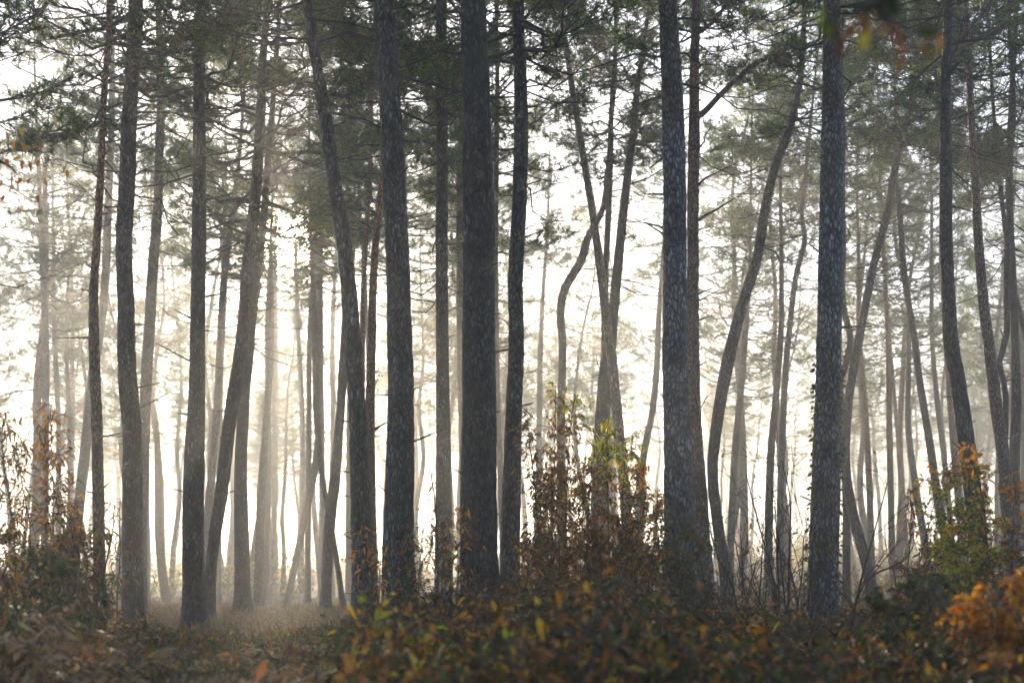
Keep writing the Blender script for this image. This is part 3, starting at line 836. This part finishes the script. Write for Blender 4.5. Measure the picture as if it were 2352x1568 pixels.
G_S = 'leafy saplings right of centre'
sapling('tallest brown-leaved sapling, rising in front of the crooked pine', [[(1272,1480),(1270,1250),(1278,1050),(1286,880)],[(1276,1480),(1300,1250),(1310,1050),(1322,900)]], 12.6, 'brown', 640, spread=70, tip=(.92,'yellow'), seed=1)
sapling('brown sapling drooping beside the smooth green-grey pine', [[(1250,1480),(1240,1200),(1225,1050),(1215,960)],[(1250,1480),(1262,1240),(1250,1090)]], 13, 'brown', 420, spread=60, seed=2)
sapling('brown-leaved sapling between the tallest sapling and the golden-tipped one', [[(1345,1480),(1345,1250),(1350,1100),(1362,1010)],[(1335,1480),(1330,1300),(1322,1120)]], 12.8, 'brown', 480, spread=60, tip=(.9,'yellow'), seed=3)
sapling('leafy sapling with golden orange top in front of the pale and dark crossing stems', [[(1405,1480),(1400,1250),(1395,1080),(1400,975)],[(1410,1480),(1425,1250),(1432,1120),(1440,1010)]], 12.5, 'brown', 760, spread=72, tip=(.78,'yellow'), seed=4)
sapling('orange-tipped sapling left of the blue-grey plated bole', [[(1460,1480),(1470,1250),(1480,1150),(1490,1060)],[(1470,1480),(1500,1280),(1512,1130)]], 12.7, 'brown', 560, spread=58, tip=(.88,'orange'), seed=5)
sapling('bushy olive brown sapling at the foot of the golden-topped one', [[(1430,1490),(1440,1350),(1450,1200)],[(1430,1490),(1400,1340),(1370,1230)],[(1430,1490),(1480,1350),(1500,1240)]], 12.2, 'mixed', 900, spread=95, seed=6, low=.05)
sapling('bushy brown sapling at the foot of the tallest one', [[(1290,1490),(1290,1350),(1285,1200)],[(1290,1490),(1250,1340),(1235,1240)],[(1290,1490),(1330,1350),(1350,1230)]], 12.2, 'brown', 700, spread=90, seed=7, low=.05)
sapling('spindly sapling with one curled dark leaf cluster, left of the thickest bole', [[(1000,1480),(1002,1250),(995,1160),(985,1095)]], 11.5, 'brown', 26, spread=32, seed=8, tip=(.8,'brown'), L=.10)
sapling('small leafy sapling in front of the straight slim pine', [[(1040,1480),(1035,1330),(1020,1210)],[(1040,1480),(1052,1300),(1058,1170)]], 11.6, 'mixed', 150, spread=60, seed=9)
sapling('low brown sapling right of the thick plated grey pine', [[(960,1480),(965,1330),(975,1210)],[(960,1480),(950,1330),(938,1240)]], 11.8, 'brown', 120, spread=70, seed=10)
sapling('sparse sapling with a few orange leaves before the left-leaning bole', [[(870,1480),(850,1330),(825,1215)],[(870,1480),(872,1330),(866,1260)]], 11.2, 'mixed', 70, spread=70, seed=11, tip=(.6,'orange'))
sapling('olive green sapling before the foot of the blue-grey plated bole', [[(1575,1490),(1565,1300),(1560,1170)],[(1575,1490),(1590,1320),(1600,1200)]], 11.4, 'green', 260, spread=62, seed=12)
sapling('low brown-green sapling at the foot of the smooth green-grey pine', [[(1215,1490),(1215,1340),(1222,1240)]], 11.8, 'mixed', 160, spread=60, seed=13)
# left thicket
sapling('tall thin autumn sapling at left with rust leaves on top', [[(105,1470),(104,1250),(100,1100),(92,925)]], 11, 'mixed', 170, spread=85, seed=14, tip=(.7,'orange'), L=.10)
sapling('slim sapling at the left edge with scattered brown leaves', [[(45,1470),(42,1250),(30,1100),(15,960)]], 11.5, 'brown', 150, spread=80, seed=15, L=.09)
sapling('slim brown-leaved sapling second from the left edge', [[(62,1470),(75,1250),(66,1120),(58,1010)]], 12, 'brown', 130, spread=70, seed=16, L=.09)
sapling('leaning autumn sapling before the faint right-leaning pine', [[(170,1470),(165,1280),(150,1150),(118,1000)],[(170,1470),(178,1300),(190,1160)]], 11, 'mixed', 200, spread=80, seed=17, tip=(.75,'orange'), L=.09)
sapling('dark bushy sapling touching the thin reddish bole', [[(185,1470),(180,1300),(170,1190)],[(185,1470),(205,1320),(215,1200)],[(185,1470),(150,1340),(140,1240)]], 10.6, 'brown', 520, spread=75, seed=18, L=.08)
sapling('small sapling with a few hanging leaves right of the thin reddish bole', [[(262,1470),(262,1300),(255,1140)]], 12, 'brown', 40, spread=50, seed=19, L=.08)
sapling('low mixed shrub at the far left corner', [[(25,1500),(20,1350),(10,1220)],[(25,1500),(60,1350),(75,1260)],[(25,1500),(-20,1350),(-40,1260)]], 9, 'mixed', 560, spread=80, seed=20, L=.07, name='shrub', cat='shrub')
sapling('low olive shrub beside the foot of the straight dark grey bole', [[(120,1510),(110,1370),(95,1270)],[(120,1510),(150,1390),(170,1300)],[(120,1510),(205,1420),(245,1340)]], 8.6, 'green', 560, spread=85, seed=21, L=.06, name='shrub', cat='shrub')
# bare twigs right
def bare(label, stems, d, seed, n=6, kind='brown', r=.012, spread=90):
    """bare shrub: forking wiry stems that end in fine twigs, with a few last leaves"""
    rs = np.random.default_rng(seed + 50)
    b = P(stems[0][0][0], HY, d); base = np.array([b[0], d, ground_z(b[0], d)])
    root = thing('bare_shrub', label, 'bare shrub', base)
    A = []; Bq = []; RA = []; RB = []; tips = []
    def grow(p, v, L, r0, depth):
        m = max(3, int(L / .07)); r1 = r0
        for i in range(m):
            v = v + rs.normal(0, .11, 3) + np.array([0, 0, .03]); v /= np.linalg.norm(v)
            q = p + v * L / m; r2 = r1 * (1 - .55 / m)
            A.append(p); Bq.append(q); RA.append(r1); RB.append(r2); p = q; r1 = r2
            if depth < 3 and rs.random() < (.55 if depth < 2 else .38):
                w = v + rs.normal(0, .55, 3) * [1, .7, .6]; w /= np.linalg.norm(w)
                grow(p, w, L * rs.uniform(.3, .6), r1 * .6, depth + 1)
        tips.append((p, v))
    for st in stems:
        pp = np.array([P(x, y, d) - base for x, y in st]); pp[:, 1] = rs.uniform(-.3, .3) * np.linspace(.2, 1, len(pp))
        pp = np.vstack([[pp[0, 0], 0, -.04], pp])
        pf = catmull(np.column_stack([pp, np.linspace(r, r * .35, len(pp))]), .06)
        A.extend(pf[:-1, :3]); Bq.extend(pf[1:, :3]); RA.extend(pf[:-1, 3]); RB.extend(pf[1:, 3])
        for i in range(3, len(pf), 2):
            if rs.random() < .9:
                v = (pf[i, :3] - pf[i - 1, :3]); v = v / np.linalg.norm(v) + rs.normal(0, .6, 3) * [1, .8, .5]; v /= np.linalg.norm(v)
                grow(pf[i, :3], v, rs.uniform(.12, .42) * spread / 70, pf[i, 3] * .6, 1)
    RA = np.maximum(np.array(RA), .0022)
    g = Geo(); v, f = segs(np.array(A), np.array(Bq), RA, np.maximum(np.array(RB), .0018), 4); g.add(v, f)
    link('stem', g.mesh('stem', [M_TWIG]), root)
    pick = [tips[i] for i in rs.integers(0, len(tips), n)]
    v, f = leaves(np.array([p for p, _ in pick]), np.array([q for _, q in pick]) + [0, 0, -.6], rs.uniform(.04, .08, n), .02)
    g = Geo(); g.add(v, f); link('foliage', g.mesh('foliage', [LM[kind]]), root)
    return root
bare('bare dark twiggy shrub fanning out before the swept pine', [[(1790,1490),(1775,1330),(1740,1200),(1712,1090)],[(1790,1490),(1782,1300),(1772,1150)],[(1790,1490),(1740,1370),(1700,1300)]], 11.5, 31, 14)
bare('bare upright shrub with a tall whip before the twin stems', [[(1815,1490),(1820,1300),(1828,1150),(1812,1050)],[(1815,1490),(1800,1330),(1790,1210)],[(1815,1490),(1850,1340),(1862,1230)]], 11.2, 32, 12)
bare('long diagonal bare stem right of the ivy-clad pine', [[(1935,1500),(1975,1330),(2008,1200),(2030,1110)],[(1935,1500),(1990,1340),(2080,1290),(2110,1250)]], 10.8, 33, 8)
bare('low tangle of bare twigs between the twin stems and the plated bole', [[(1700,1490),(1690,1360),(1650,1270)],[(1700,1490),(1710,1370),(1725,1290)],[(1700,1490),(1660,1400),(1625,1340)]], 10.6, 34, 30)
bare('bare forked shrub at the foot of the ivy-clad pine', [[(1850,1500),(1855,1380),(1840,1280)],[(1850,1500),(1880,1390),(1905,1320)]], 10.2, 35, 10)
bare('fine bare twigs right of the diagonal bare stem', [[(2080,1500),(2090,1380),(2120,1280),(2140,1200)],[(2080,1500),(2060,1390),(2045,1300)]], 11, 36, 24, 'red')
bare('bare whips standing between the swept pine and the bare twin-stem shrub', [[(1730,1500),(1715,1380),(1690,1240)],[(1730,1500),(1745,1350),(1752,1200)],[(1730,1500),(1765,1400),(1790,1330)]], 12, 37, 16)
bare('grey bare twigs left of the ivy-clad pine', [[(1830,1510),(1825,1390),(1800,1290)],[(1830,1510),(1845,1390),(1850,1230)]], 9.6, 38, 12)
bare('bare sprigs at the foot of the pinkish tan pine', [[(1640,1500),(1632,1400),(1610,1290)],[(1640,1500),(1655,1400),(1670,1310)]], 10.4, 39, 20, 'green')
bare('thin leafless twigs rising from the left thicket', [[(215,1490),(235,1350),(262,1230),(270,1160)],[(215,1490),(190,1350),(180,1250)]], 10.4, 40, 30)
# right side
sapling('slender sapling with rust-orange leaf cluster, right of the diagonal stem', [[(2085,1490),(2080,1330),(2082,1230),(2078,1130)]], 11, 'mixed', 70, spread=50, seed=36, tip=(.7,'orange'), L=.09)
sapling('red-brown leaved sapling left of the yellow-green bush', [[(2130,1490),(2130,1350),(2125,1230)],[(2130,1490),(2150,1350),(2165,1260)]], 10.8, 'red', 200, spread=75, seed=37, L=.08)
sapling('large yellow-green bush in front of the strong grey bole at right', [[(2230,1490),(2215,1320),(2200,1170),(2190,1080)],[(2230,1490),(2240,1300),(2250,1150),(2262,1060)],[(2230,1490),(2190,1350),(2165,1230)],[(2230,1490),(2275,1330),(2300,1200)]], 10.2, 'yellow', 900, spread=95, seed=38, L=.06, W=.024, name='shrub', cat='shrub', hang=.2, tip=(.94, 'orange'))
sapling('autumn bush at the right edge with red and orange sprays', [[(2330,1490),(2300,1300),(2280,1130),(2255,1020)],[(2330,1490),(2335,1300),(2345,1120)],[(2330,1490),(2370,1330),(2390,1150)]], 9.5, 'mixed', 330, spread=95, seed=39, L=.07, W=.026, name='shrub', cat='shrub', hang=.2, tip=(.8, 'orange'))
sapling('glowing orange low bush at the lower right corner', [[(2290,1540),(2270,1440),(2250,1370)],[(2290,1540),(2320,1430),(2340,1350)],[(2290,1540),(2230,1470),(2200,1420)],[(2290,1540),(2360,1460),(2390,1400)]], 6, 'orange', 700, spread=120, seed=40, L=.05, W=.028, name='shrub', cat='shrub', hang=.1)
sapling('green low bush at right between the orange one and the dark corner', [[(2120,1520),(2110,1420),(2090,1350)],[(2120,1520),(2160,1420),(2190,1330)],[(2120,1520),(2060,1440),(2030,1390)]], 7.5, 'green', 600, spread=100, seed=41, L=.055, W=.026, name='shrub', cat='shrub', hang=.1)

# near hanging leaves, each sapling standing just outside the frame
def overhang(label, d, side_px, pts, leafspots, L, seed):
    root_x = P(side_px, HY, d)[0]; gz = ground_z(root_x, d); base = np.array([root_x, d, gz])
    root = thing('leafy_tree', label, 'leafy tree', base)
    h = [np.array([0, 0, -.1])] + [P(x, y, d) - base for x, y in pts]
    pf = catmull(np.column_stack([h, np.linspace(.03, .004, len(h))]), .05)
    g = Geo(); v, f = tube(pf[:, :3], pf[:, 3], 8); g.add(v, f)
    rs = np.random.default_rng(seed); by = {}
    for (x, y, k, n) in leafspots:
        c = P(x, y, d) - base
        i = np.argmin(np.linalg.norm(pf[:, :3] - c, axis=1))
        v, f = segs(pf[i:i + 1, :3], c[None], .003, .0015, 4); g.add(v, f)
        for q in range(n):
            by.setdefault(k, []).append((c + rs.normal(0, .010 * d / 2.4 if n < 8 else .035 * d / 2.4, 3), rs.normal(0, .5, 3) + np.array([0, 0, -.8])))
    link('stem', g.mesh('stem', [M_TWIG]), root)
    for k, a in by.items():
        v, f = leaves(np.array([p for p, _ in a]), np.array([q for _, q in a]), L * rs.uniform(.7, 1.2, len(a)), L * .45, droop=.2)
        gg = Geo(); gg.add(v, f); link('foliage', gg.mesh('foliage', [LM[k]]), root)
overhang('out-of-focus red and green leaves hanging into the top right of the view', 2.6, 2900,
         [(2880,700), (2800,100), (2600,-120), (2300,-90), (2100,-30), (2010,10), (1920,30)],
         [(1915,40,'green',4),(1905,20,'yellow',2),(1960,70,'mixed',4),(1985,40,'mixed',3),(2010,20,'mixed',3),(2030,-10,'green',4),(1955,85,'yellow',1),(2090,95,'yellow',2),(2100,110,'green',2),
          (2070,110,'red',2),(2140,62,'orange',1),(2085,60,'red',2),(2115,75,'orange',1)], .045, 5)
overhang('orange leaves of a tree outside the view reaching in at the left edge', 8.5, -500,
         [(-480,900), (-430,600), (-300,430), (-120,360), (0,370), (40,400)],
         [(10,360,'orange',14),(35,380,'orange',12),(20,415,'orange',14),(50,425,'orange',8),(5,300,'orange',6),(0,395,'orange',10),(-40,380,'orange',14)], .06, 6)

# ------------------------------------------------------------------ undergrowth (ground cover nobody could count)
def density_height(x, d):
    """top row of the undergrowth in the photo as a function of column -> plant height in metres"""
    px = CX + x / d * FPX
    f = 1 + .55 * mn.noise(Vector((x * 1.1, d * .9, 5.))) + .35 * mn.noise(Vector((x * 3.1, d * 2.2, 9.)))
    return f * np.interp(px, [0, 200, 330, 420, 600, 780, 860, 1000, 1200, 1500, 1650, 1900, 2050, 2352], [.36, .30, .22, .14, .13, .15, .30, .40, .42, .42, .34, .26, .32, .42])

def bracken(label, n, drange, kind, seed, pxr=(-150, 2500), hs=1.0, L=.45):
    rs = np.random.default_rng(seed); SB = []; SE = []; LB = []; LD = []; LL = []
    for i in range(n):
        d = drange[0] + (drange[1] - drange[0]) * rs.random() ** .9
        px = rs.uniform(*pxr); x = (px - CX) / FPX * d
        gz = ground_z(x, d); a = rs.uniform(0, 6.28)
        H = density_height(x, d) * hs * rs.uniform(.45, 1.15) * (1 if d < 14 else .8)
        fl = L * rs.uniform(.6, 1.2); h = np.array([math.cos(a), math.sin(a), 0])
        m = 8; t = np.linspace(0, 1, m)[:, None]
        pts = np.array([x, d, gz - .02]) + h * fl * t ** 1.4 + np.array([0, 0, 1.]) * H * np.sin(t * 2.0) / math.sin(1.57)
        SB.append(pts[:-1]); SE.append(pts[1:])
        side = np.array([-h[1], h[0], 0])
        for j in range(2, m):
            for half in (0, .5):
                q = pts[j] if half == 0 else (pts[j] + pts[j - 1]) / 2
                for s in (-1, 1):
                    LB.append(q); LD.append(side * s + h * .35 + np.array([0, 0, rs.uniform(-.35, .15)])); LL.append(fl * .30 * (1.15 - j / m))
    g = Geo()
    v, f = segs(np.concatenate(SB), np.concatenate(SE), .003, .002, 3); g.add(v, f, 0)
    v, f = leaves(np.array(LB), np.array(LD), np.array(LL), np.array(LL) * .30, droop=.3); g.add(v, f, 1)
    o = link('bracken', g.mesh('bracken', [M_TWIG, LM[kind]]))
    o['kind'] = 'stuff'; o['label'] = label; o['category'] = 'bracken'
    return o
bracken('dry tan bracken carpeting the sunlit forest floor', 2600, (17, 55), 'bracken', 1, hs=.9, L=.5)
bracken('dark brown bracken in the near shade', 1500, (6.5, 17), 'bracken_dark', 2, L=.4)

def brush(label, n, drange, kinds, seed, pxr, hs=1.0, L=.05, name='undergrowth'):
    """leafy bramble cover: wiry arching stems with leaves"""
    rs = np.random.default_rng(seed); g = Geo(); S0 = []; S1 = []; by = {k: ([], []) for k, _ in kinds}
    ks = [k for k, _ in kinds]; pr = np.array([p for _, p in kinds]); pr = pr / pr.sum()
    for i in range(n):
        d = rs.uniform(*drange); px = rs.uniform(*pxr); x = (px - CX) / FPX * d; gz = ground_z(x, d)
        H = density_height(x, d) * hs * rs.uniform(.45, 1.12)
        a = rs.uniform(0, 6.28); h = np.array([math.cos(a), math.sin(a), 0]); k = rs.choice(ks, p=pr) if True else 0
        m = 7; t = np.linspace(0, 1, m)[:, None]
        pts = np.array([x, d, gz - .02]) + h * .3 * t ** 1.3 * rs.uniform(.3, 1.3) + np.array([0, 0, 1.]) * H * np.sin(t * 1.9) + np.cumsum(rs.normal(0, .015, (m, 3)), 0) * t
        S0.append(pts[:-1]); S1.append(pts[1:])
        for q in range(rs.integers(9, 17)):
            u = rs.uniform(.3, 1); b = np.array([np.interp(u, t[:, 0], pts[:, j]) for j in range(3)]) + rs.normal(0, .035, 3)
            by[k][0].append(b); by[k][1].append(rs.normal(0, .7, 3) + np.array([0, 0, -.1]))
    v, f = segs(np.concatenate(S0), np.concatenate(S1), .0035, .002, 3); g.add(v, f, 0)
    for i, k in enumerate(ks):
        if not by[k][0]: continue
        m = len(by[k][0])
        v, f = leaves(np.array(by[k][0]), np.array(by[k][1]), L * rs.uniform(.4, 1.5, m), L * rs.uniform(.22, .6, m), droop=.35)
        g.add(v, f, i + 1)
    o = link(name, g.mesh(name, [M_TWIG] + [LM[k] for k in ks]))
    o['kind'] = 'stuff'; o['label'] = label; o['category'] = 'undergrowth'
    return o
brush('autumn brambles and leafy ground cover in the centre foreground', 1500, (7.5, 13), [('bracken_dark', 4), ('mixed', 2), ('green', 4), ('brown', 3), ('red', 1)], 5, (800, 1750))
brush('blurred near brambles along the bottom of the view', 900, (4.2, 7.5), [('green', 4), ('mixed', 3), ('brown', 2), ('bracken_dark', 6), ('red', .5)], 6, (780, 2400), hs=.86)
brush('dark ground cover below the bare shrubs', 700, (7.5, 13), [('green', 4), ('bracken_dark', 3), ('mixed', 2)], 7, (1650, 2450), hs=.95)
brush('low brown and olive ground cover at left', 1000, (6.5, 13), [('brown', 3), ('green', 3), ('mixed', 3)], 8, (-100, 820), hs=1.0)
brush('yellow and orange bramble leaves glowing low in the centre foreground', 90, (5.5, 6.5), [('yellow', 2), ('orange', 2), ('red', 1)], 9, (860, 1080), hs=.72)

bracken('scattered dry tan fern fronds among the centre brambles', 130, (7, 11.5), 'bracken', 12, pxr=(860, 1700), hs=.95, L=.38)
bracken('pale dry ferns blurred in the lower left foreground', 260, (5.5, 9.5), 'bracken', 13, pxr=(-100, 860), hs=1.15, L=.42)

def grass(label, n, drange, pxr, kind, seed, Lr=(.15, .42)):
    """tussocks of thin arching blades"""
    rs = np.random.default_rng(seed); b = []; dd_ = []; ll = []
    for i in range(n):
        d = rs.uniform(*drange); x = (rs.uniform(*pxr) - CX) / FPX * d
        for j in range(rs.integers(10, 26)):
            xx, yy = x + rs.normal(0, .05), d + rs.normal(0, .05)
            b.append((xx, yy, ground_z(xx, yy) - .01)); dd_.append(rs.normal(0, .42, 3) + [0, 0, 1.25]); ll.append(rs.uniform(*Lr) * (1.15 if d > 9 else .9))
    m = len(b); v, f = leaves(np.array(b), np.array(dd_), np.array(ll), .007, droop=.45)
    g = Geo(); g.add(v, f); o = link('grass', g.mesh('grass', [LM[kind]]))
    o['kind'] = 'stuff'; o['label'] = label; o['category'] = 'grass'
grass('dry straw grass tussocks around the sunlit clearing at left', 420, (9, 34), (250, 900), 'bracken', 31)
grass('mixed green and straw grass among the foreground brambles', 420, (6, 13), (0, 2400), 'green', 32, (.25, .55))
grass('tall straw blades in the right foreground', 160, (7, 12), (1500, 2400), 'bracken', 33, (.3, .62))

def thicket(label, n, drange, kinds, seed, pxr, hr, L):
    """far understorey: wiry bushes of man height merging in the mist"""
    rs = np.random.default_rng(seed); g = Geo(); A = []; Bq = []; by = {k: ([], []) for k in kinds}
    for i in range(n):
        d = rs.uniform(*drange); x = (rs.uniform(*pxr) - CX) / FPX * d; gz = ground_z(x, d)
        H = rs.uniform(*hr) * (.6 + mn.noise(Vector((x * .12, d * .12, 2.))) + .3); H = max(.3, H); k = kinds[rs.integers(len(kinds))]
        for j in range(6):
            a = rs.uniform(0, 6.28); e = np.array([x + math.cos(a) * H * .35, d + math.sin(a) * H * .35, gz + H * rs.uniform(.6, 1.1)])
            b0 = np.array([x, d, gz - .05]); A.append(b0); Bq.append(e)
            for q in range(11):
                u = rs.uniform(.15, 1.05); by[k][0].append(b0 + (e - b0) * u + rs.normal(0, .12 * H, 3) * [1, 1, .6]); by[k][1].append(rs.normal(0, 1, 3))
    v, f = segs(np.array(A), np.array(Bq), .012, .004, 3); g.add(v, f, 0)
    for i, k in enumerate(kinds):
        m = len(by[k][0])
        v, f = leaves(np.array(by[k][0]), np.array(by[k][1]), L * rs.uniform(.6, 1.3, m), L * .6, droop=.1); g.add(v, f, i + 1)
    o = link('thicket', g.mesh('thicket', [M_TWIG] + [LM[k] for k in kinds]))
    o['kind'] = 'stuff'; o['label'] = label; o['category'] = 'thicket'
thicket('far hazy thicket of autumn bushes beyond the pines', 700, (52, 108), ['mixed', 'bracken', 'yellow'], 21, (-200, 2600), (.9, 2.6), .16)
thicket('misty shrub layer between the pines at right', 170, (26, 50), ['mixed', 'green', 'bracken'], 22, (1480, 2500), (.5, 1.3), .10)

# ------------------------------------------------------------------ haze
def build_haze():
    m, t, o = mat_new('morning_mist')
    pv = t.nodes.new("ShaderNodeVolumePrincipled")
    pv.inputs['Color'].default_value = (.98, .98, .97, 1)
    pv.inputs['Density'].default_value = 0.0048
    pv.inputs['Anisotropy'].default_value = 0.72
    for k in ('Density Attribute', 'Color Attribute', 'Temperature Attribute'):
        if k in pv.inputs: pv.inputs[k].default_value = ''
    t.links.new(pv.outputs[0], o.inputs['Volume'])
    try: m.cycles.homogeneous_volume = True
    except Exception: pass
    x0, x1, y0, y1, z0, z1 = -121, 121, -26, 216, -1.3, 21.5
    V = [(x, y, z) for x in (x0, x1) for y in (y0, y1) for z in (z0, z1)]
    F = np.array([[0, 1, 3, 2], [4, 6, 7, 5], [0, 4, 5, 1], [2, 3, 7, 6], [0, 2, 6, 4], [1, 5, 7, 3]])
    h = link('haze', mesh_from('haze', V, [F], [m], smooth=False))
    h['kind'] = 'stuff'; h['label'] = 'pale morning mist filling the pine wood'; h['category'] = 'mist'
build_haze()
